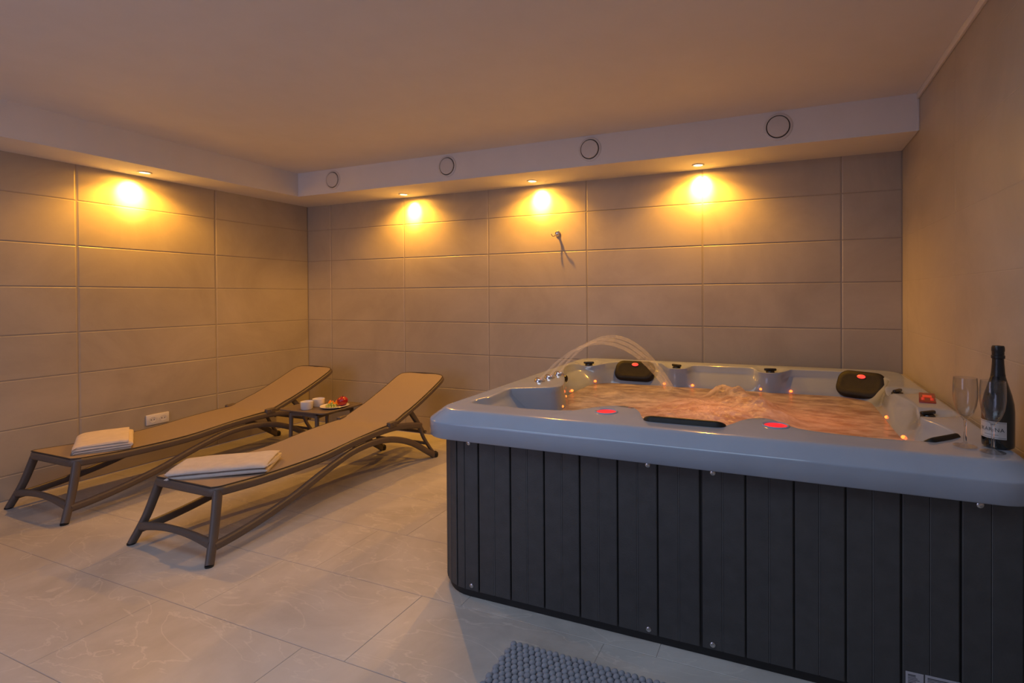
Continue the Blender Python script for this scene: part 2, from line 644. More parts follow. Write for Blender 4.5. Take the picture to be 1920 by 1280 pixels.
# ------------------------------------------------------------------ lamps in the soffit
def downlight(x, y, label):
    t = empty('recessed_downlight', (x, y, SZ), label, 'ceiling light', 'recessed downlights in the soffit')
    obj('trim_ring', MB().lathe([(0.031, 0.0), (0.031, -0.004), (0.036, -0.007), (0.042, -0.006), (0.045, 0.0)], (x, y, SZ), 32, False), MT['trim'], t)
    obj('lens', MB().lathe([(0.0, -0.003), (0.02, -0.0035), (0.0308, -0.002), (0.0308, -0.0005), (0.0, -0.0005)], (x, y, SZ), 32), MT['lens'], t,
        label='glowing amber lens')
    d = bpy.data.lights.new('lamp_beam', 'SPOT')
    d.energy = SPOT_POWER
    d.color = SPOT_COLOR
    d.spot_size = math.radians(150)
    d.spot_blend = 0.55
    d.shadow_soft_size = 0.014
    o = bpy.data.objects.new('lamp_beam', d)
    C.objects.link(o)
    o.parent = t
    o.location = (0, 0, -0.012)
    d = bpy.data.lights.new('lamp_glow', 'SPOT')
    d.energy = GLOW_POWER
    d.color = SPOT_COLOR
    d.spot_size = math.radians(179)
    d.spot_blend = 0.25
    d.shadow_soft_size = 0.02
    o = bpy.data.objects.new('lamp_glow', d)
    C.objects.link(o)
    o.parent = t
    o.location = (0, 0, -0.012)
    # the bulb is tilted a little towards the wall: a bright core on the top row of tiles
    d = bpy.data.lights.new('lamp_core', 'SPOT')
    d.energy = CORE_POWER
    d.color = CORE_COLOR
    d.spot_size = math.radians(58)
    d.spot_blend = 1.0
    d.shadow_soft_size = 0.02
    o = bpy.data.objects.new('lamp_core', d)
    C.objects.link(o)
    o.parent = t
    o.location = (0, 0, -0.012)
    aim = Vector((-x, 0, -0.130)) if x < 0.5 else Vector((0, -y, -0.115))
    o.rotation_euler = aim.to_track_quat('-Z', 'Y').to_euler()
    return t


downlight(0.174, -1.521, 'lit amber downlight under the left soffit, alone above the lounger wall')
downlight(1.368, -0.142, 'lit amber downlight in the back soffit nearest the room corner')
downlight(2.685, -0.163, 'lit amber downlight in the back soffit above the chrome robe hook')
downlight(4.006, -0.151, 'lit amber downlight in the back soffit above the middle of the hot tub')


def vent(x, label):
    t = empty('round_vent', (x, SY, 2.322), label, 'air vent', 'round vents on the soffit face')
    c = (x, SY, 2.322)
    obj('flange', MB().lathe([(0.0, 0.0), (0.086, 0.0), (0.085, 0.004), (0.078, 0.007), (0.0715, 0.007), (0.0705, 0.002), (0.0, 0.002)], c, 48, False, 'Y'), MT['vent'], t)
    obj('gap_ring', MB().lathe([(0.070, 0.0022), (0.070, 0.0030), (0.0, 0.0030)], c, 48, True, 'Y'), MT['dark'], t, label='dark gap around the valve disc')
    obj('valve_disc', MB().lathe([(0.0, 0.004), (0.0645, 0.004), (0.0645, 0.010), (0.0615, 0.013), (0.03, 0.0145), (0.0, 0.015)], c, 48, True, 'Y'), MT['vent'], t)


vent(0.830, 'round white vent on the back soffit nearest the room corner')
vent(2.058, 'round white vent on the back soffit, second from the room corner')
vent(3.285, 'round white vent on the back soffit, third from the room corner')
vent(4.541, 'round white vent on the back soffit nearest the right wall')

# ------------------------------------------------------------------ robe hook
hx, hz = 2.836, 1.79
t = empty('robe_hook', (hx, 0, hz), 'small chrome double robe hook on the tiled back wall', 'wall hook')
obj('escutcheon', MB().lathe([(0.0, 0.0), (0.024, 0.0), (0.024, 0.006), (0.020, 0.010), (0.0, 0.011)], (hx, 0, hz), 28, True, 'Y'), MT['chrome'], t)
obj('arm', MB().lathe([(0.0, 0.009), (0.009, 0.009), (0.008, 0.030), (0.011, 0.036), (0.0, 0.038)], (hx, 0, hz), 18, True, 'Y'), MT['chrome'], t)
for sx in (-1, 1):
    pts = cr([(hx, -0.034, hz - 0.002), (hx + sx * 0.012, -0.040, hz - 0.020), (hx + sx * 0.024, -0.052, hz - 0.024), (hx + sx * 0.031, -0.060, hz - 0.008)], 6)
    obj('prong', MB().tube(pts, 0.0042, 8).ball(pts[-1], 0.0055), MT['chrome'], t)

# ------------------------------------------------------------------ wall socket
yc, zc = -1.367, 0.332
t = empty('wall_socket', (0, yc, zc), 'white double power socket low on the left wall behind a lounger', 'power socket')
obj('plate', MB().box((0, yc - 0.078, zc - 0.040), (0.011, yc + 0.078, zc + 0.040), 0.004), MT['socket'], t)
for dy in (-0.036, 0.036):
    o = obj('outlet', MB().lathe([(0.024, 0.0105), (0.024, 0.0125), (0.019, 0.0125), (0.0185, 0.0112), (0.0, 0.0112)], (0, yc + dy, zc), 24, False, 'X'), MT['socket'], t)
    obj('pin_hole', MB().lathe([(0.0, 0.0113), (0.0035, 0.0113), (0.0035, 0.0118), (0.0, 0.0118)], (0, yc + dy - 0.0095, zc), 10, True, 'X')
        .lathe([(0.0, 0.0113), (0.0035, 0.0113), (0.0035, 0.0118), (0.0, 0.0118)], (0, yc + dy + 0.0095, zc), 10, True, 'X'), MT['dark'], o)

# ------------------------------------------------------------------ sun loungers
def make_lounger(cx, label):
    t = empty('sun_lounger', (cx, -1.40, 0), label, 'sun lounger', 'sun loungers by the wall')
    hw = 0.231
    sec = rrect(0.036, 0.046, 0.014, 3)

    def X(p):
        return (cx + p[0], p[1], p[2])
    side = [(hw, -0.655, 0.278), (hw, -0.80, 0.312), (hw, -1.00, 0.335), (hw, -1.29, 0.324), (hw, -1.573, 0.296), (hw, -1.90, 0.296), (hw, -2.10, 0.309)]
    corner = [(hw - 0.004, -2.148, 0.313), (hw - 0.030, -2.172, 0.314)]
    half = side + corner + [(0.10, -2.176, 0.315)]
    path = [X(p) for p in half] + [X((-p[0], p[1], p[2])) for p in reversed(half)]
    obj('frame', MB().sweep(cr(path, 6), sec, (0, 0, 1)), MT['frame'], t)
    for sx in (1, -1):
        # front leg, splayed outwards and forwards
        lp = cr([X((sx * 0.226, -2.158, 0.318)), X((sx * 0.243, -2.176, 0.24)), X((sx * 0.268, -2.205, 0.13)), X((sx * 0.306, -2.250, 0.006))], 5)
        n = len(lp)
        o = obj('front_leg', MB().sweep(lp, rrect(0.034, 0.042, 0.0145, 3), (0, 1, 0), [1.02 - 0.12 * i / (n - 1) for i in range(n)]), MT['frame'], t)
        q = lp[-1]
        obj('foot_cap', MB().lathe([(0.0, 0.0), (0.018, 0.0), (0.019, 0.008), (0.0, 0.009)], (q.x + sx * 0.001, q.y - 0.001, 0.0), 16), MT['foot'], o, label='black rubber foot')
        # curved lower rail from the front leg to the rear foot
        bp = cr([X((sx * 0.283, -2.215, 0.075)), X((sx * 0.278, -2.10, 0.085)), X((sx * 0.270, -1.95, 0.108)), X((sx * 0.258, -1.758, 0.150)), X((sx * 0.247, -1.574, 0.206)), X((sx * 0.239, -1.44, 0.242)),
                 X((sx * 0.236, -1.30, 0.272)), X((sx * 0.237, -1.12, 0.279)), X((sx * 0.240, -0.947, 0.249)), X((sx * 0.246, -0.773, 0.178)), X((sx * 0.256, -0.62, 0.076)), X((sx * 0.262, -0.535, 0.016))], 5)
        obj('side_brace', MB().sweep(bp, rrect(0.034, 0.044, 0.015, 3), (0, 0, 1)), MT['frame'], t)
        # rear leg and its foot
        rp = [X((sx * 0.232, -0.668, 0.285)), X((sx * 0.240, -0.635, 0.19)), X((sx * 0.252, -0.575, 0.09)), X((sx * 0.262, -0.520, 0.015))]
        o = obj('rear_leg', MB().tube(cr(rp, 5), 0.0135, 10, up=(0, 1, 0)), MT['frame'], t)
        obj('foot_cap', MB().lathe([(0.0, 0.0), (0.022, 0.0), (0.026, 0.014), (0.024, 0.034), (0.012, 0.044), (0.0, 0.045)], X((sx * 0.263, -0.523, 0.0)), 16), MT['foot'], o)
        # hinge knuckle on the rail
        h = MB().box(X((sx * 0.236 - 0.017, -1.005, 0.340)), X((sx * 0.236 + 0.017, -0.925, 0.384)), 0.010, 3)
        o = obj('hinge', h, MT['frame'], t)
        obj('hinge_pin', MB().lathe([(0.0, -0.021), (0.008, -0.021), (0.009, -0.018), (0.009, 0.018), (0.008, 0.021), (0.0, 0.021)], X((sx * 0.236, -0.965, 0.362)), 12, True, 'X'), MT['frame'], o)
        # prop that holds the back up
        pp = cr([X((sx * 0.195, -0.735, 0.410)), X((sx * 0.195, -0.66, 0.315)), X((sx * 0.195, -0.585, 0.205))], 5)
        obj('back_prop', MB().sweep(pp, rrect(0.026, 0.040, 0.011, 3), (0, 1, 0.4)), MT['frame'], t)
    obj('prop_bar', MB().tube([X((-0.225, -0.585, 0.212)), X((0.225, -0.585, 0.212))], 0.012, 10), MT['frame'], t)
    obj('rear_stretcher', MB().tube([X((-0.25, -0.60, 0.128)), X((0.25, -0.60, 0.128))], 0.012, 10), MT['frame'], t)
    st = cr([X((-0.278, -2.222, 0.088)), X((-0.14, -2.222, 0.108)), X((0, -2.222, 0.115)), X((0.14, -2.222, 0.108)), X((0.278, -2.222, 0.088))], 6)
    n = len(st)
    obj('front_stretcher', MB().sweep(st, rrect(0.030, 0.040, 0.013, 3), (0, 0, 1), [1.15 - 0.3 * math.sin(PI * i / (n - 1)) for i in range(n)]), MT['frame'], t)
    # one sling runs from the foot bar over the seat and up the reclined back; a dark bead edges it
    b0, b1 = Vector((0, -0.955, 0.3655)), Vector((0, -0.335, 0.625))
    ax = (b1 - b0)
    Lb = ax.length
    ax.normalize()
    nb = Vector((0, -ax.z, ax.y))

    def BP(x, d, o_=0.0):
        bow = 0.012 * math.sin(PI * min(1, max(0, d / Lb)))
        return Vector((cx + x, 0, 0)) + b0 + ax * d + nb * (o_ - bow)
    out = [(0.226, 0.0), (0.228, 0.20), (0.229, 0.40), (0.228, Lb - 0.10), (0.222, Lb - 0.045), (0.200, Lb - 0.012), (0.12, Lb + 0.006), (0.0, Lb + 0.010)]
    ol = cr([(x, d, 0) for x, d in out] + [(-x, d, 0) for x, d in reversed(out[:-1])], 5)
    obj('back_frame', MB().sweep([BP(p.x * 0.985, p.y - 0.004, -0.022) for p in ol], rrect(0.026, 0.034, 0.011, 3), tuple(nb)), MT['frame'], t)
    seat = cr([(0, -2.183, 0.3415), (0, -2.10, 0.3350), (0, -1.90, 0.3225), (0, -1.573, 0.3225), (0, -1.29, 0.3480), (0, -1.08, 0.3620), (0, -0.985, 0.3670), (0, -0.90, 0.3890), (0, -0.83, 0.4150)], 5)
    rowsL, rowsR = [], []                      # edge points on the -x and +x side
    for p in seat:
        d = p.y + 2.183
        w_ = 0.236 - 0.022 * max(0.0, 1 - d / 0.045) ** 2 - 0.008 * max(0.0, (p.y + 1.2) / 0.37)
        rowsR.append(X((w_, p.y, p.z)))
        rowsL.append(X((-w_, p.y, p.z)))
    nh = len(ol) // 2
    for i in range(nh):
        p, q = ol[i], ol[len(ol) - 1 - i]
        if p.y > 0.165:
            rowsR.append(tuple(BP(p.x, p.y)))
            rowsL.append(tuple(BP(q.x, q.y)))
    loops = []
    for l_, r_ in zip(rowsL, rowsR):
        l_, r_ = Vector(l_), Vector(r_)
        top = []
        for k in range(13):
            f = k / 12
            p = l_.lerp(r_, f)
            p.z -= 0.006 * (1 - (2 * f - 1) ** 2)
            top.append(p)
        lower = Vector((0, 0.003, -0.008))
        loops.append(top + [r_ + lower, l_.lerp(r_, 0.5) + lower + Vector((0, 0, -0.006)), l_ + lower])
    s_ = obj('sling', MB().loft(loops), MT['sling'], t, angle=60)
    ring = [Vector(p) for p in reversed(rowsL)] + [Vector(p) for p in rowsR]
    ring += [BP(p.x, p.y) for p in ol[nh:nh + 1]]
    obj('bead', MB().tube([p + Vector((0, 0, -0.0008)) for p in ring], 0.0033, 6, up=(0, 0, 1), closed=True), MT['edge'], s_, label='dark edge bead')
    return t


CX2, CX1 = 1.724, 0.484
L2 = make_lounger(CX2, 'taupe sling lounger nearer the hot tub with a long towel across its foot end')
L1 = copy_tree(L2, None, (CX1, -1.40, 0))
L1['label'] = 'taupe sling lounger beside the left wall in front of the power socket'


# ------------------------------------------------------------------ folded towels
def towel(name, cx, cy, z0, lu, lv, rot, m, label, passes=4, th=0.0115, seed=0.0):
    t = empty(name, (cx, cy, z0), label, 'towel', 'folded towels on the loungers')
    ca, sa = math.cos(rot), math.sin(rot)
    # serpentine cross-section in (v, z)
    path = []
    hv = lv / 2
    for k in range(passes):
        z = th * 0.55 + k * th * 1.06
        ins = 0.004 * (k % 2)
        row = [(-hv + 0.008 + ins, z), (-hv * 0.5, z), (0, z), (hv * 0.5, z), (hv - 0.008 - 0.004 * k, z)]
        # folds face the camera side (v = -hv) between pass 0-1 and 2-3, the back side between 1-2
        if k % 2 == 0:
            row.reverse()
        path += row
        if k < passes - 1:
            zz = z + th * 0.52
            path.append(((-hv - 0.001) if k % 2 == 0 else (hv - 0.001 - 0.004 * k), zz))
    pc = cr([(v, z, 0) for v, z in path], 5)
    # ribbon outline
    left, right = [], []
    n = len(pc)
    for i, p in enumerate(pc):
        d = pc[min(i + 1, n - 1)] - pc[max(i - 1, 0)]
        d.normalize()
        nn = Vector((-d.y, d.x, 0)) * (th * 0.40)
        left.append(p + nn)
        right.append(p - nn)
    outl = left + list(reversed(right))
    loops = []
    N_ = 26
    for j in range(N_ + 1):
        f = j / N_
        u = (f - 0.5) * lu
        l = []
        for p in outl:
            wob = 0.003 * noise.noise(Vector((u * 14 + seed, p.x * 10, p.y * 60)))
            lay = p.y / (th * passes)
            end = 0.008 * math.sin(lay * 19 + seed) * (1 if f > 0.5 else -1) * (abs(f - 0.5) * 2) ** 6
            uu = u + end
            vv = p.x + 0.004 * noise.noise(Vector((u * 6 + seed, lay * 2, 3)))
            zz = max(0.0008, p.y * (1 - 0.16 * (abs(2 * p.x / lv) ** 6) * lay - 0.10 * (abs(f - 0.5) * 2) ** 8) + wob * lay + 0.0)
            l.append((cx + uu * ca - vv * sa, cy + uu * sa + vv * ca, z0 + zz))
        loops.append(l)
    obj('cloth', MB().loft(loops), m, t, angle=70)
    return t


towel('folded_towel', 1.690, -1.940, 0.3235, 0.455, 0.275, math.radians(38.5), MT['towelb'],
      'pale towel folded in long layers, lying slanted on the lounger nearer the tub', 4, 0.0135, 2.0)
towel('folded_towel', 0.455, -1.905, 0.3225, 0.44, 0.27, math.radians(-27.0), MT['towel'],
      'cream towel folded thick on the lounger beside the left wall', 4, 0.0150, 9.0)

# ------------------------------------------------------------------ side table with refreshments
tx0, tx1, ty0, ty1, tz = 0.862, 1.345, -1.01, -0.60, 0.40
tcx, tcy = (tx0 + tx1) / 2, (ty0 + ty1) / 2
t = empty('side_table', (tcx, tcy, 0), 'low dark resin side table standing between the two loungers', 'side table')


def rr_loop(x0, x1, y0, y1, r, z, n=5):
    return [((x0 + x1) / 2 + a, (y0 + y1) / 2 + b, z) for a, b in rrect(x1 - x0, y1 - y0, r, n)]


top = MB().loft([rr_loop(tx0 + 0.012, tx1 - 0.012, ty0 + 0.012, ty1 - 0.012, 0.035, tz - 0.016), rr_loop(tx0, tx1, ty0, ty1, 0.04, tz - 0.011), rr_loop(tx0, tx1, ty0, ty1, 0.04, tz - 0.003),
                 rr_loop(tx0 + 0.004, tx1 - 0.004, ty0 + 0.004, ty1 - 0.004, 0.038, tz), rr_loop(tx0 + 0.014, tx1 - 0.014, ty0 + 0.014, ty1 - 0.014, 0.03, tz), rr_loop(tx0 + 0.018, tx1 - 0.018, ty0 + 0.018, ty1 - 0.018, 0.028, tz - 0.005)])
obj('tabletop', top, MT['table'], t)
ap = MB()
for pts in ([(tx0 + 0.105, ty0 + 0.038, tz - 0.040), (tcx, ty0 + 0.038, tz - 0.030), (tx1 - 0.105, ty0 + 0.038, tz - 0.040)], [(tx0 + 0.105, ty1 - 0.038, tz - 0.040), (tcx, ty1 - 0.038, tz - 0.030), (tx1 - 0.105, ty1 - 0.038, tz - 0.040)],
            [(tx0 + 0.105, ty0 + 0.05, tz - 0.040), (tx0 + 0.105, tcy, tz - 0.030), (tx0 + 0.105, ty1 - 0.05, tz - 0.040)], [(tx1 - 0.105, ty0 + 0.05, tz - 0.040), (tx1 - 0.105, tcy, tz - 0.030), (tx1 - 0.105, ty1 - 0.05, tz - 0.040)]):
    ap.sweep(cr(pts, 6), rrect(0.02, 0.034, 0.007, 3))
obj('apron', ap, MT['table'], t)
for sx, sy in ((0, 0), (1, 0), (0, 1), (1, 1)):
    x, y = (tx0 + 0.105, tx1 - 0.105)[sx], (ty0 + 0.038, ty1 - 0.038)[sy]
    dx, dy = (-0.012, 0.012)[sx], (-0.012, 0.012)[sy]
    obj('leg', MB().sweep(cr([(x, y, tz - 0.03), (x + dx * 0.3, y + dy * 0.3, 0.2), (x + dx, y + dy, 0.0)], 5), rrect(0.028, 0.028, 0.010, 3), (0, 1, 0), [1.05 - 0.035 * i for i in range(11)]), MT['table'], t)

TS = tz - 0.0045


def cup(x, y, label):
    t = empty('white_cup', (x, y, TS), label, 'cup', 'white cups on the side table')
    c = (x, y, TS)
    obj('body', MB().lathe([(0.0, 0.0), (0.038, 0.0), (0.043, 0.006), (0.0455, 0.056), (0.046, 0.061), (0.044, 0.062), (0.042, 0.056), (0.040, 0.012), (0.0, 0.010)], c, 36), MT['porcelain'], t)
    obj('handle', MB().tube(cr([(x - 0.042, y + 0.010, TS + 0.049), (x - 0.063, y + 0.014, TS + 0.046), (x - 0.064, y + 0.014, TS + 0.027), (x - 0.041, y + 0.010, TS + 0.017)], 5), 0.0045, 8), MT['porcelain'], t)


cup(1.078, -0.925, 'white cup at the near edge of the side table, in front of another cup')
cup(1.072, -0.812, 'white cup further back on the side table, partly hidden by the front cup')

px_, py_ = 1.232, -0.800
t = empty('fruit_plate', (px_, py_, TS), 'round white plate of fruit on the dark side table', 'plate')
obj('plate', MB().lathe([(0.0, 0.0), (0.060, 0.0), (0.064, 0.003), (0.104, 0.014), (0.107, 0.016), (0.104, 0.018), (0.066, 0.007), (0.0, 0.005)], (px_, py_, TS), 48), MT['porcelain'], t)
PZ = TS + 0.0055
ax_, ay_ = px_ + 0.030, py_ + 0.050
t = empty('red_apple', (ax_, ay_, PZ), 'shiny red apple on the fruit plate', 'apple')
prof = []
for i in range(17):
    a = -PI / 2 + PI * i / 16
    r = 0.041 * math.cos(a) * (1 + 0.06 * math.sin(a))
    z = 0.037 + 0.038 * math.sin(a) - 0.010 * max(0, math.cos(a * 1.0) < 0.35) * (1 - math.cos(a) / 0.35) * (1 if a > 0 else -0.6)
    prof.append((r, z))
obj('skin', MB().lathe(prof, (ax_, ay_, PZ), 28), MT['apple'], t)
obj('stalk', MB().tube([(ax_, ay_, PZ + 0.062), (ax_ + 0.003, ay_, PZ + 0.075), (ax_ + 0.008, ay_, PZ + 0.084)], 0.0016, 6), MT['stem'], t)


def segment(x, y, z, rz, label):
    t = empty('orange_wedge', (x, y, z), label, 'orange slice', 'orange wedges on the plate')
    loops, rind = [], []
    for i in range(13):
        a = PI * i / 12
        cxx, r = math.cos(a) * 0.046, max(0.001, math.sin(a))
        l = []
        for dx, dz in ((0, 0.044), (-0.016, 0.016), (-0.011, 0.003), (0, 0.0), (0.011, 0.003), (0.016, 0.016)):
            v = Vector((dx * r, cxx, 0.0 + dz * r + 0.004 * (1 - r)))
            v.rotate(Matrix.Rotation(rz, 3, 'Z'))
            l.append(v + Vector((x, y, z)))
        loops.append(l)
        l2 = []
        for dx, dz in ((-0.0115, 0.003), (0, -0.0008), (0.0115, 0.003), (0.0, 0.0015)):
            v = Vector((dx * r, cxx * 1.03, dz * r + 0.0035 * (1 - r) + 0.0008))
            v.rotate(Matrix.Rotation(rz, 3, 'Z'))
            l2.append(v + Vector((x, y, z)))
        rind.append(l2)
    obj('flesh', MB().loft(loops), MT['orange'], t)
    obj('rind', MB().loft(rind), MT['peel'], t)


segment(px_ - 0.055, py_ + 0.006, PZ + 0.002, 0.5, 'orange wedge at the outer side of the plate beside the cups')
segment(px_ - 0.022, py_ + 0.048, PZ + 0.002, 1.1, 'orange wedge beside the red apple')
segment(px_ - 0.026, py_ + 0.006, PZ + 0.002, 0.7, 'orange wedge in the middle of the plate behind the grapes')
t = empty('grape_bunch', (px_ + 0.010, py_ - 0.045, PZ), 'small bunch of green grapes at the front of the plate', 'grapes')
gp = [(-0.050, 0.006, 0), (-0.032, -0.008, 0), (-0.013, -0.014, 0), (0.006, -0.012, 0), (0.025, -0.004, 0), (0.042, 0.006, 0), (-0.022, 0.012, 0), (-0.002, 0.007, 0), (0.018, 0.014, 0), (-0.023, 0.001, 1), (-0.004, -0.003, 1), (0.015, 0.003, 1), (0.034, 0.010, 1), (0.004, 0.006, 2)]
for gx, gy, gz in gp:
    q = (px_ + 0.010 + gx, py_ - 0.045 + gy, PZ + 0.010 + gz * 0.0135)
    obj('grape', MB().ball(q, 0.0102, (1, 1, 1.08), 2), MT['grape'], t, origin=q)
obj('stem', MB().tube(cr([(px_ - 0.02, py_ - 0.030, PZ + 0.03), (px_ + 0.012, py_ - 0.040, PZ + 0.043), (px_ + 0.045, py_ - 0.03, PZ + 0.048)], 5), 0.0014, 6), MT['stem'], t)

# ------------------------------------------------------------------ hot tub
TC = Vector((4.17, -1.08, 0))
X0, X1, Y0, Y1 = 3.083, 5.284, -2.056, -0.145
tub = empty('hot_tub', (TC.x, TC.y, 0), 'large white acrylic hot tub with a charcoal panelled skirt in the corner', 'hot tub')


def ray_rrect(a, ins, rad):
    """distance from TC to the inset rounded rectangle at angle a"""
    x0, x1, y0, y1 = X0 + ins, X1 - ins, Y0 + ins, Y1 - ins
    r = max(0.02, rad - ins * 0.6)
    poly = rr_poly(x0, x1, y0, y1, r)
    return ray_poly(a, poly)


_cache = {}


def rr_poly(x0, x1, y0, y1, r):
    k = (x0, x1, y0, y1, r)
    if k not in _cache:
        _cache[k] = [((x0 + x1) / 2 + p, (y0 + y1) / 2 + q) for p, q in rrect(x1 - x0, y1 - y0, r, 10)]
    return _cache[k]


def ray_poly(a, poly):
    d = (math.cos(a), math.sin(a))
    best = None
    n = len(poly)
    for i in range(n):
        x1, y1 = poly[i][0] - TC.x, poly[i][1] - TC.y
        x2, y2 = poly[(i + 1) % n][0] - TC.x, poly[(i + 1) % n][1] - TC.y
        den = d[0] * (y2 - y1) - d[1] * (x2 - x1)
        if abs(den) < 1e-12:
            continue
        tt = (x1 * (y2 - y1) - y1 * (x2 - x1)) / den
        ss = (x1 * d[1] - y1 * d[0]) / den
        if tt > 0 and -1e-9 <= ss <= 1 + 1e-9:
            best = tt if best is None else min(best, tt)
    return best


IN = [(3.222, -1.825), (3.30, -1.842), (3.42, -1.838), (3.54, -1.848), (3.68, -1.825), (3.765, -1.775), (3.81, -1.70), (3.88, -1.662), (3.95, -1.675), (4.0, -1.75), (4.045, -1.85), (4.12, -1.87), (4.21, -1.87), (4.32, -1.865),
      (4.37, -1.83), (4.42, -1.73), (4.48, -1.682), (4.54, -1.705), (4.60, -1.79), (4.70, -1.825), (4.85, -1.84), (4.96, -1.836), (5.03, -1.815), (5.10, -1.755), (5.125, -1.67), (5.105, -1.56), (5.075, -1.48), (5.085, -1.38),
      (5.10, -1.27), (5.10, -1.15), (5.075, -1.03), (5.06, -0.92), (5.06, -0.80), (5.09, -0.68), (5.115, -0.56), (5.10, -0.44), (5.045, -0.35), (4.95, -0.315), (4.82, -0.305), (4.68, -0.31), (4.595, -0.325), (4.555, -0.385), (4.49, -0.41),
      (4.425, -0.385), (4.38, -0.325), (4.27, -0.318), (4.10, -0.318), (4.00, -0.32), (3.955, -0.385), (3.885, -0.41), (3.815, -0.38), (3.765, -0.30), (3.68, -0.26), (3.56, -0.265), (3.45, -0.305), (3.39, -0.395), (3.32, -0.455), (3.235, -0.47),
      (3.185, -0.53), (3.18, -0.64), (3.225, -0.78), (3.285, -0.92), (3.36, -1.08), (3.425, -1.25), (3.425, -1.355), (3.36, -1.40), (3.25, -1.42), (3.215, -1.50), (3.225, -1.60), (3.225, -1.70), (3.205, -1.77)]
IPOLY = [(p.x, p.y) for p in cr([(x, y, 0) for x, y in IN], 6, True)]
WPOLY = rr_poly(3.315, 5.035, -1.785, -0.405, 0.17)
FPOLY = rr_poly(3.50, 4.86, -1.62, -0.60, 0.15)


def ztop(y):
    return 0.786 + 0.014 * min(1, max(0, (y + 1.9) / 1.7))


NA = 420
ANG = [2 * PI * i / NA for i in range(NA)]
ring_in = [ray_poly(a, IPOLY) for a in ANG]
ring_w = [ray_poly(a, WPOLY) for a in ANG]
ring_w = [min(w_, i_ - 0.012) for w_, i_ in zip(ring_w, ring_in)]
ring_f = [ray_poly(a, FPOLY) for a in ANG]


def loop_rz(rs, zf):
    out = []
    for a, r in zip(ANG, rs):
        x, y = TC.x + r * math.cos(a), TC.y + r * math.sin(a)
        out.append((x, y, zf(y)))
    return out


def outer(ins, zf, rad=0.15):
    return loop_rz([ray_rrect(a, ins, rad) for a in ANG], zf)


o3 = [ray_rrect(a, 0.076, 0.15) for a in ANG]
KNOBS = [(3.262, -0.415, 0.2), (3.885, -0.352, -0.5), (4.490, -0.350, 0.15), (5.100, -0.880, 1.0), (5.120, -1.360, 0.7)]


def dip(x, y):
    """moulded recess round each diverter knob"""
    d = 0.0
    for kx, ky, _ in KNOBS:
        q_ = ((x - kx) / 0.085) ** 2 + ((y - ky) / 0.065) ** 2
        d = max(d, math.exp(-q_ * q_))
    return -0.024 * d


def loop_dip(rs, zf):
    return [(x, y, z + dip(x, y)) for x, y, z in loop_rz(rs, zf)]


loops = [outer(0.055, lambda y: 0.674), outer(0.004, lambda y: 0.672), outer(0.0, lambda y: 0.677), outer(0.0, lambda y: ztop(y) - 0.051), outer(0.0, lambda y: ztop(y) - 0.0475), outer(0.0012, lambda y: ztop(y) - 0.0448), outer(0.0038, lambda y: ztop(y) - 0.0425),
         outer(0.0075, lambda y: ztop(y) - 0.0395), outer(0.047, lambda y: ztop(y) - 0.0085), outer(0.054, lambda y: ztop(y) - 0.0035), outer(0.061, lambda y: ztop(y) - 0.0008), outer(0.069, lambda y: ztop(y))]
for f in (0.0, 0.15, 0.3, 0.45, 0.6, 0.75, 0.9):
    loops.append(loop_dip([max(i_ + 0.004, o_ * (1 - f) + i_ * f) for o_, i_ in zip(o3, ring_in)], lambda y, f=f: ztop(y) - 0.004 * f))
loops.append(loop_dip([i_ + 0.003 for i_ in ring_in], lambda y: ztop(y) - 0.005))
loops.append(loop_dip([i_ - 0.002 for i_ in ring_in], lambda y: ztop(y) - 0.010))
for f, dz in ((0.06, -0.036), (0.22, -0.052), (0.5, -0.08), (0.8, -0.112), (1.0, -0.135)):
    loops.append(loop_rz([i_ * (1 - f) + w_ * f for i_, w_ in zip(ring_in, ring_w)], lambda y, dz=dz: 0.79 + dz))
loops.append(loop_rz([w_ * 0.97 for w_ in ring_w], lambda y: 0.58))
loops.append(loop_rz([w_ * 0.6 + f_ * 0.4 for w_, f_ in zip(ring_w, ring_f)], lambda y: 0.43))
loops.append(loop_rz(ring_f, lambda y: 0.40))
loops.append(loop_rz([f_ * 0.92 for f_ in ring_f], lambda y: 0.16))
shell = MB().loft(loops, True, False)
n0 = len(shell.v) - NA
shell.f.append(tuple(range(n0, n0 + NA)))
shell_o = obj('shell', shell, MT['acrylic'], tub, angle=45, label='glossy white moulded acrylic shell')

# skirt panels: narrow vertical boards, joints alternating deep and shallow
SKY = -2.020
P0, PP = 3.376, 0.0762


def skirt_boards(edges, pt, z0, z1):
    """edges: distances along the skirt line; pt(s, d) gives the point at depth d outwards."""
    mb = MB()
    for i in range(len(edges) - 1):
        a, b = edges[i], edges[i + 1]
        g0 = 0.0032 if i % 2 == 0 else 0.0008
        g1 = 0.0008 if i % 2 == 0 else 0.0032
        c = 0.0030
        prof = [(a + g0, -0.006), (a + g0, -c * 0.6), (a + g0 + c, 0.0), (b - g1 - c, 0.0), (b - g1, -c * 0.6), (b - g1, -0.006)]
        lo = [pt(s_, d) + Vector((0, 0, z0)) for s_, d in prof]
        hi = [pt(s_, d) + Vector((0, 0, z1)) for s_, d in prof]
        mb.loft([lo, hi])
    return mb


def front_pt(s_, d):
    return Vector((s_, SKY - d, 0))


def highlight_strips(edges, pt, z0, z1):  # paler strips paint an edge highlight along the shallow joints
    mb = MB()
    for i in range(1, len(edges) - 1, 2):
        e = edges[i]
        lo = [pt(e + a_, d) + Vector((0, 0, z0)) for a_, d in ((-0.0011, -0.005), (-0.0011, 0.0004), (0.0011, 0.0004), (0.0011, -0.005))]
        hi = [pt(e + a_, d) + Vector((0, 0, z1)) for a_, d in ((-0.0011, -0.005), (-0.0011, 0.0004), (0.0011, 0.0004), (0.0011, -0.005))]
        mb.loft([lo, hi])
    return mb


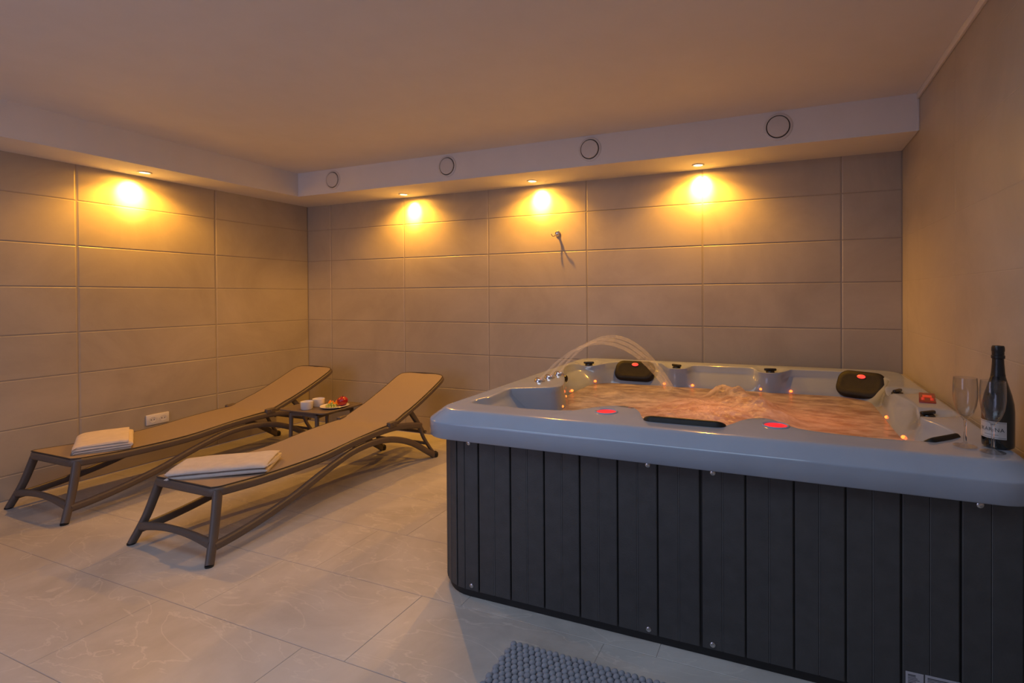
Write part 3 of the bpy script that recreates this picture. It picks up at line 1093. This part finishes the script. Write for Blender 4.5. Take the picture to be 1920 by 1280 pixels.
# front panels run from the rounded corner to the right end; joint at 4.294
e1 = [P0 + PP * k for k in range(0, 13)]
e2 = [P0 + PP * k for k in range(12, 25)] 
sp = obj('skirt_panel', skirt_boards(e1, front_pt, 0.036, 0.690), MT['skirt'], tub, smooth=False)
obj('highlight_strip', highlight_strips(e1, front_pt, 0.038, 0.688), MT['edge_glint'], sp, smooth=False, label='thin paler strips painted as highlights in the joints')
e2 = [4.2945] + [x for x in e2 if x > 4.31] + [5.236]
sp = obj('skirt_panel', skirt_boards(e2, front_pt, 0.036, 0.690), MT['skirt'], tub, smooth=False)
obj('highlight_strip', highlight_strips(e2, front_pt, 0.038, 0.688), MT['edge_glint'], sp, smooth=False, label='thin paler strips painted as highlights in the joints')
CRR = 0.20
CCX, CCY = 3.117 + CRR, SKY + CRR


def corner_pt(s_, d):
    # s from 0 (front end at P0) backwards round the corner to the left side
    st = P0 - CCX
    if s_ < st:
        return Vector((P0 - s_, SKY - d, 0))
    a = (s_ - st) / CRR
    if a > PI / 2:
        return Vector((3.117 - d, CCY + (s_ - st - CRR * PI / 2), 0))
    return Vector((CCX - (CRR + d) * math.sin(a), CCY - (CRR + d) * math.cos(a), 0))


tot = (P0 - CCX) + CRR * PI / 2
ce = [0.0, 0.069, 0.069 + 0.045, 0.069 + 0.09, 0.069 + 0.135, 0.069 + 0.18, 0.069 + 0.225, 0.069 + 0.27, tot]
cm = skirt_boards(ce, corner_pt, 0.036, 0.690)
obj('corner_panel', cm, MT['skirt'], tub, smooth=False)
obj('side_panel', skirt_boards([tot + 0.076 * k for k in range(0, 19)] + [tot + 1.40], corner_pt, 0.036, 0.690), MT['skirt'], tub, smooth=False)
core = MB().loft([[(x, y, z) for x, y in rr_poly(3.126, 5.245, SKY + 0.009, -0.21, 0.19)] for z in (0.03, 0.684)], True, False)
obj('cabinet_core', core, MT['base'], tub)
basem = MB().loft([[(x, y, z) for x, y in rr_poly(3.13, 5.24, SKY + 0.014, -0.20, 0.19)] for z in (0.0, 0.034)])
obj('base_tray', basem, MT['base'], tub)

for x, z in ((3.330, 0.658), (4.102, 0.656), (4.334, 0.656), (5.099, 0.656), (3.340, 0.056), (4.103, 0.053), (4.332, 0.053), (5.099, 0.053)):
    y = SKY if x > CCX else SKY
    q = (x, y, z)
    sc = obj('screw', MB().lathe([(0.0, -0.001), (0.0095, -0.001), (0.0095, 0.002), (0.007, 0.0042), (0.0032, 0.0046), (0.0032, 0.0026), (0.0, 0.0026)], q, 18, True, 'Y'), MT['steel'], tub, origin=q, label='stainless screw head')

# headrests
def headrest(c, n_out, wid, hgt, label, badge=True, thick=0.024):
    """rounded foam pad lying on the slope; n_out = outward normal, width axis horizontal"""
    n_out = Vector(n_out).normalized()
    ux = Vector((0, 0, 1)).cross(n_out).normalized()
    uy = n_out.cross(ux).normalized()
    c = Vector(c)
    loops = []
    base = rrect(wid, hgt, min(wid, hgt) * 0.36, 8)
    for sc, d in ((1.0, -0.012), (1.0, thick * 0.45), (0.965, thick * 0.8), (0.88, thick), (0.6, thick * 0.9), (0.3, thick * 0.86)):
        loops.append([c + ux * (a * (1 - (1 - sc) * (0.6 if wid > hgt else 1))) + uy * (b * sc) + n_out * d for a, b in base])
    h = obj('headrest', MB().loft(loops), MT['rubber'], tub, angle=50, origin=c, label=label)
    if badge:
        b0_ = c + uy * hgt * 0.27 + n_out * (thick + 0.0005)
        l2 = []
        for sc, d in ((1.0, -0.004), (1.0, 0.002), (0.7, 0.0045)):
            l2.append([b0_ + ux * (0.0235 * sc * math.cos(a)) + uy * (0.012 * sc * math.sin(a)) + n_out * d for a in [2 * PI * i / 24 for i in range(24)]])
        obj('badge', MB().loft(l2), MT['badge'], h, origin=b0_, label='glowing red oval badge')
    return h


headrest((3.588, -0.352, 0.738), (0.0, -0.78, 0.62), 0.285, 0.150, 'black headrest pad with a red badge')
headrest((4.998, -0.420, 0.734), (-0.40, -0.72, 0.52), 0.270, 0.165, 'black headrest pad with a red badge')
headrest((4.205, -1.848, 0.766), (0.0, 0.42, 0.9), 0.320, 0.105, 'black headrest pad seen from behind', False, 0.02)
headrest((5.062, -1.772, 0.768), (-0.42, 0.42, 0.75), 0.17, 0.060, 'black headrest pad in the near corner', False, 0.014)

# cup lights in the front rim
for x, y in ((3.868, -1.800), (4.537, -1.795)):
    z = ztop(y) - 0.004
    q = (x, y, z)
    l = obj('cup_holder', MB().lathe([(0.050, -0.004), (0.050, 0.003), (0.046, 0.006), (0.041, 0.003), (0.040, -0.002)], q, 40, False), MT['acrylic'], tub, origin=q)
    obj('red_light', MB().lathe([(0.0, 0.0008), (0.0405, 0.0008), (0.0405, 0.0018), (0.0, 0.0022)], q, 40), MT['red'], l, origin=q, label='glowing red ring light')

# fountain nozzles
NOZ = [(3.275, -1.235, 0.788), (3.280, -1.115, 0.789), (3.285, -0.990, 0.790)]
JD = Vector((0.62, 0.48, 0.95)).normalized()
for q in NOZ:
    q = Vector(q)
    d = Vector((0.30, 0.10, 0.95)).normalized()
    s1 = d.cross(Vector((0, 1, 0))).normalized()
    s2 = d.cross(s1)
    l = []
    for r, h in ((0.031, -0.012), (0.031, 0.008), (0.028, 0.015), (0.019, 0.016), (0.016, 0.006), (0.001, 0.006)):
        l.append([q + s1 * (r * math.cos(2 * PI * i / 28)) + s2 * (r * math.sin(2 * PI * i / 28)) + d * h for i in range(28)])
    n_ = obj('fountain_nozzle', MB().loft(l), MT['chrome'], tub, origin=q, label='chrome fountain nozzle')
    obj('nozzle_light', MB().ball(q + d * 0.007, 0.006, (1, 1, 0.7), 2), MT['led'], n_, origin=q)


# diverter knobs and air controls
def knob(x, y, z, rot):
    q = Vector((x, y, z))
    k = obj('diverter_knob', MB().lathe([(0.0, -0.012), (0.027, -0.012), (0.027, 0.006), (0.024, 0.011), (0.012, 0.013), (0.0, 0.0135)], q, 28), MT['black'], tub, origin=q, label='black diverter knob')
    r = Matrix.Rotation(rot, 3, 'Z')
    obj('lever', MB().box(q + Vector((-0.038, -0.009, 0.010)) - q + q, q + Vector((0.038, 0.009, 0.026)), 0.006, 3, r), MT['black'], k, origin=q)


for kx, ky, kr in KNOBS:
    knob(kx, ky, ztop(ky) - 0.024, kr)
# dark jet in the left wall beneath the fountain ledge
q = (3.272, -0.860, 0.745)
obj('jet', MB().lathe([(0.0, -0.012), (0.022, -0.012), (0.022, 0.006), (0.016, 0.009), (0.010, 0.003), (0.0, 0.003)], q, 20, True, 'X'), MT['black'], tub, origin=q)

# control panel on the right rim
cp = Vector((5.187, -1.055, 0.791))
rm = Matrix.Rotation(math.radians(-12), 3, 'Z')
panel = MB().box(cp + Vector((-0.032, -0.125, -0.004)), cp + Vector((0.032, 0.125, 0.004)), 0.003, 2, rm)
pn = obj('control_panel', panel, MT['panel'], tub, origin=cp, label='red lit control panel')
ds = MB()
ds.box(cp + rm @ Vector((0, 0.02, 0)) + Vector((-0.018, -0.03, 0.0045)), cp + rm @ Vector((0, 0.02, 0)) + Vector((0.018, 0.03, 0.006)), 0.0, 1, rm)
obj('display', ds, MT['display'], pn, origin=cp)
for k in range(6):
    a = (k - 2.5)
    q = cp + rm @ Vector((-0.017 + 0.034 * (k % 2), -0.030 - 0.024 * (k // 2), 0.0055))
    obj('button', MB().lathe([(0.0, -0.001), (0.007, -0.001), (0.006, 0.0015), (0.0, 0.002)], q, 14), MT['display'], pn, origin=q)

# waterline lights
for x, y, z in ((3.345, -1.319, 0.668), (3.300, -1.03, 0.668), (3.300, -0.845, 0.668), (3.350, -0.495, 0.672), (3.825, -0.430, 0.668), (4.007, -0.425, 0.668), (4.422, -0.432, 0.670), (4.597, -0.425, 0.668), (5.045, -0.965, 0.668), (5.048, -1.335, 0.666)):
    a = math.atan2(y - TC.y, x - TC.x)
    r = ray_poly(a, WPOLY) + 0.004
    r = min(r, ray_poly(a, IPOLY) - 0.006)
    q = (TC.x + r * math.cos(a), TC.y + r * math.sin(a), z + 0.002)
    obj('waterline_light', MB().ball(q, 0.0098, (1, 1, 0.8), 2), MT['led'], tub, origin=q, label='tiny orange red light')

# rating stickers on the skirt
def sticker(x0, x1, z0, z1):
    q = Vector(((x0 + x1) / 2, SKY, (z0 + z1) / 2))
    st = obj('warning_sticker', MB().box((x0, SKY - 0.0012, z0), (x1, SKY + 0.001, z1), 0.0003, 1), MT['sticker'], tub, smooth=False, origin=q, label='small white printed sticker')
    pr = MB()
    z = z1 - 0.007
    i = 0
    while z > z0 + 0.004:
        wv = 0.55 + 0.4 * random.random()
        h = 0.0016 if i % 5 else 0.0026
        pr.box((x0 + 0.006, SKY - 0.0016, z - h), (x0 + 0.006 + (x1 - x0 - 0.012) * wv, SKY - 0.0011, z))
        z -= 0.0048
        i += 1
    obj('print', pr, MT['ink'], st, smooth=False, origin=q)


sticker(4.911, 4.958, 0.060, 0.117)
sticker(4.962, 5.052, 0.060, 0.118)

# lamps under the water
def under(x, y, z, p, r=0.05, col=LED_RED):
    d = bpy.data.lights.new('underwater_lamp', 'POINT')
    d.energy = p
    d.color = col
    d.shadow_soft_size = r
    o = bpy.data.objects.new('underwater_lamp', d)
    C.objects.link(o)
    o.parent = tub
    o.location = Vector((x, y, z)) - Vector((TC.x, TC.y, 0))


under(4.20, -1.15, 0.36, 3.4, 0.08, (1.0, 0.24, 0.09))
under(4.75, -1.10, 0.40, 1.2, 0.08, (1.0, 0.22, 0.06))
under(3.70, -0.95, 0.40, 0.6, 0.08, (1.0, 0.68, 0.40))

# ------------------------------------------------------------------ water
WZ = 0.655
mounds = [(4.18, -1.02, 0.030, 0.17), (4.30, -0.76, 0.070, 0.055), (4.21, -0.70, 0.055, 0.045), (4.40, -0.92, 0.050, 0.08), (4.47, -1.02, 0.035, 0.06), (4.36, -1.28, 0.040, 0.12), (4.08, -1.38, 0.035, 0.14), (4.52, -1.20, 0.030, 0.08), (3.70, -0.95, 0.010, 0.2), (3.90, -0.58, 0.014, 0.06)]


def wz(x, y):
    z = WZ
    turb = 0.25
    for mx, my, h, s_ in mounds:
        g = math.exp(-((x - mx) ** 2 + (y - my) ** 2) / (2 * s_ * s_))
        z += h * g
        turb += 1.2 * g * (h / 0.03)
    n1 = noise.fractal(Vector((x * 9, y * 9, 0.3)), 0.9, 2.1, 5)
    n2 = noise.fractal(Vector((x * 3.2, y * 5.0, 7.3)), 1.0, 2.0, 3)
    n3 = noise.fractal(Vector((x * 24, y * 24, 2.1)), 0.8, 2.0, 4)
    return z + (0.0075 * n1 + 0.004 * n3) * min(2.8, turb) + 0.007 * n2


wm = MB()
NR, NT = 130, 320
wr = [min(ray_poly(2 * PI * i / NT, WPOLY), ray_poly(2 * PI * i / NT, IPOLY) - 0.004) + 0.006 for i in range(NT)]
vs = [(TC.x, TC.y, wz(TC.x, TC.y))]
for j in range(1, NR + 1):
    for i in range(NT):
        a = 2 * PI * i / NT
        r = wr[i] * j / NR
        x, y = TC.x + r * math.cos(a), TC.y + r * math.sin(a)
        z = wz(x, y)
        k = max(0, (j / NR - 0.93) / 0.07)
        vs.append((x, y, z * (1 - k) + WZ * k))
fs = [(0, 1 + i, 1 + (i + 1) % NT) for i in range(NT)]
for j in range(NR - 1):
    for i in range(NT):
        a, b = 1 + j * NT + i, 1 + j * NT + (i + 1) % NT
        fs.append((a, a + NT, b + NT, b))
wm.add(vs, fs)
wo = obj('tub_water', wm, MT['water'], None, angle=80, origin=(TC.x, TC.y, WZ))
tag(wo, 'foaming water glowing orange inside the hot tub', 'water', None, 'stuff')

# fountain streams
names = ['arching fountain stream from the chrome nozzle nearest the front rim', 'arching fountain stream from the middle chrome nozzle', 'arching fountain stream from the chrome nozzle furthest from the front rim']
for k, q in enumerate(NOZ):
    q = Vector(q)
    end = Vector((3.90, -0.60 + 0.055 * (k - 1), WZ + 0.004))
    ap_z = 1.005 + 0.012 * (k - 1)
    pts = []
    za, zb = q.z + 0.010, end.z
    # parabola through start, apex and end
    ha, hb = ap_z - za, ap_z - zb
    fa = math.sqrt(ha) / (math.sqrt(ha) + math.sqrt(hb))
    n = 44
    for i in range(n + 1):
        f = i / n
        z = ap_z - (ha * ((f - fa) / fa) ** 2 if f < fa else hb * ((f - fa) / (1 - fa)) ** 2)
        p = q.lerp(end, f)
        jit = 0.002 * f
        pts.append(Vector((p.x + jit * noise.noise(Vector((f * 30, k, 0))), p.y + jit * noise.noise(Vector((f * 30, k, 5))), z)))
    scl = [0.55 + 0.75 * f / n + 0.25 * noise.noise(Vector((f * 0.9, k * 3.1, 2))) for f in range(n + 1)]
    mb = MB().tube(pts, 0.0105, 12, scl, up=(0.45, -0.6, 0.4))
    for i in range(7):
        f = random.uniform(0.6, 0.98)
        p = pts[int(f * n)]
        mb.ball(p + Vector((random.gauss(0, 0.012), random.gauss(0, 0.012), random.gauss(0, 0.010) - 0.004)), random.uniform(0.0015, 0.0035), sub=1)
    o = obj('fountain_stream', mb, MT['spray'], None, angle=80, origin=q)
    tag(o, names[k], 'water jet', 'fountain streams')

# ------------------------------------------------------------------ champagne flutes and bottle
def flute(x, y, label):
    z = ztop(y) + 0.0005
    t = empty('champagne_flute', (x, y, z), label, 'wine glass', 'champagne flutes on the tub rim')
    c = (x, y, z)
    obj('foot', MB().lathe([(0.0, 0.0), (0.032, 0.0), (0.0325, 0.0014), (0.020, 0.004), (0.006, 0.010), (0.0042, 0.016), (0.0, 0.016)], c, 40), MT['thin'], t)
    obj('stem', MB().lathe([(0.0, 0.0162), (0.0042, 0.0162), (0.0036, 0.045), (0.0040, 0.075), (0.006, 0.0858), (0.0, 0.0858)], c, 20), MT['clear'], t)
    ou = [(0.0060, 0.086), (0.012, 0.092), (0.0225, 0.108), (0.0300, 0.132), (0.0335, 0.160), (0.0335, 0.190), (0.0315, 0.220)]
    inn = [(0.0305, 0.2203), (0.0322, 0.190), (0.0322, 0.160), (0.0286, 0.133), (0.021, 0.111), (0.011, 0.099), (0.0, 0.096)]
    obj('bowl', MB().lathe([(0.0, 0.086)] + ou + inn, c, 40), MT['thin'], t)
    return t


flute(5.105, -1.868, 'empty clear champagne flute standing beside the bottle, on its tub side')
flute(5.163, -1.912, 'empty clear champagne flute standing in front of the dark bottle')
bx, by = 5.200, -1.838
bz = ztop(by) + 0.0005
t = empty('champagne_bottle', (bx, by, bz), 'dark sparkling wine bottle with black foil neck on the tub rim', 'bottle')
c = (bx, by, bz)
obj('glass_body', MB().lathe([(0.0, 0.004), (0.036, 0.0), (0.0415, 0.004), (0.0425, 0.012), (0.0425, 0.115), (0.0405, 0.140), (0.0350, 0.168), (0.0265, 0.198), (0.0200, 0.222), (0.0170, 0.235), (0.0, 0.236)], c, 48), MT['bottle'], t)
obj('foil', MB().lathe([(0.0, 0.225), (0.0196, 0.225), (0.0178, 0.236), (0.0160, 0.262), (0.0152, 0.280), (0.0178, 0.282), (0.0180, 0.290), (0.0160, 0.292), (0.0162, 0.303), (0.0172, 0.305), (0.0170, 0.316), (0.0150, 0.3215), (0.0, 0.323)], c, 40), MT['foil'], t)
# paper label wrapped round the front, with lettering
to_cam = math.atan2(M.translation.y - by, M.translation.x - bx)
la0, la1 = to_cam - 1.45, to_cam + 0.52


def wrap(u, v, r):
    a = la0 + u
    return (bx + r * math.cos(a), by + r * math.sin(a), bz + v)


lb = MB()
n = 30
for a_ in (0,):
    lo, hi = [], []
    lo = [wrap((la1 - la0) * i / n, 0.032, 0.0429) for i in range(n + 1)]
    hi = [wrap((la1 - la0) * i / n, 0.086, 0.0429) for i in range(n + 1)]
    lo2 = [wrap((la1 - la0) * i / n, 0.032, 0.0420) for i in range(n + 1)]
    hi2 = [wrap((la1 - la0) * i / n, 0.086, 0.0420) for i in range(n + 1)]
    lb.loft([lo2, lo, hi, hi2], False, False)
lab = obj('paper_label', lb, MT['paper'], t, label='pale paper label with dark lettering')
cu = bpy.data.curves.new('label_text', 'FONT')
cu.body = 'IKARINA'
cu.size = 0.0165
cu.align_x = 'CENTER'
cu.space_character = 1.1
cu.extrude = 0.0
tmp = bpy.data.objects.new('label_text', cu)
C.objects.link(tmp)
dg = bpy.context.evaluated_depsgraph_get()
me = bpy.data.meshes.new_from_object(tmp.evaluated_get(dg))
bpy.data.objects.remove(tmp)
lt = MB()
mid = (la1 - la0) * 0.52
lt.add([wrap(mid + v.co.x / 0.043, 0.055 + v.co.y, 0.0433) for v in me.vertices], [tuple(p.vertices) for p in me.polygons])
for z_, hw_ in ((0.082, 0.9), (0.0355, 0.9), (0.044, 0.45)):
    lo = [wrap(mid + (i / 14 - 1) * hw_, z_, 0.0433) for i in range(29)]
    hi = [wrap(mid + (i / 14 - 1) * hw_, z_ + 0.0009, 0.0433) for i in range(29)]
    lt.loft([lo, hi], False, False)
obj('lettering', lt, MT['ink'], lab, smooth=False)

# ------------------------------------------------------------------ bobble bath mat
mx0, mx1, my0, my1 = 3.636, 4.436, -2.700, -2.200
t = empty('bath_mat', ((mx0 + mx1) / 2, (my0 + my1) / 2, 0), 'grey blue bobble bath mat on the floor beside the tub', 'bath mat')
obj('backing', MB().box((mx0 + 0.004, my0 + 0.004, 0.0), (mx1 - 0.004, my1 - 0.004, 0.007), 0.003), MT['mat'], t)
bob = MB()
pu, pv = 0.0240, 0.0205
j = 0
y = my1 - 0.013
while y > my0 + 0.006:
    x = mx0 + 0.013 + (pu / 2 if j % 2 else 0)
    while x < mx1 - 0.008:
        bob.ball((x + random.uniform(-0.0015, 0.0015), y + random.uniform(-0.0015, 0.0015), 0.0115 + random.uniform(-0.001, 0.001)), 0.0122, (0.98, 1.04, 0.78), 2)
        x += pu
    y -= pv
    j += 1
b_ = obj('bobble_pile', bob, MT['mat'], t, angle=180)
b_['kind'] = 'stuff'
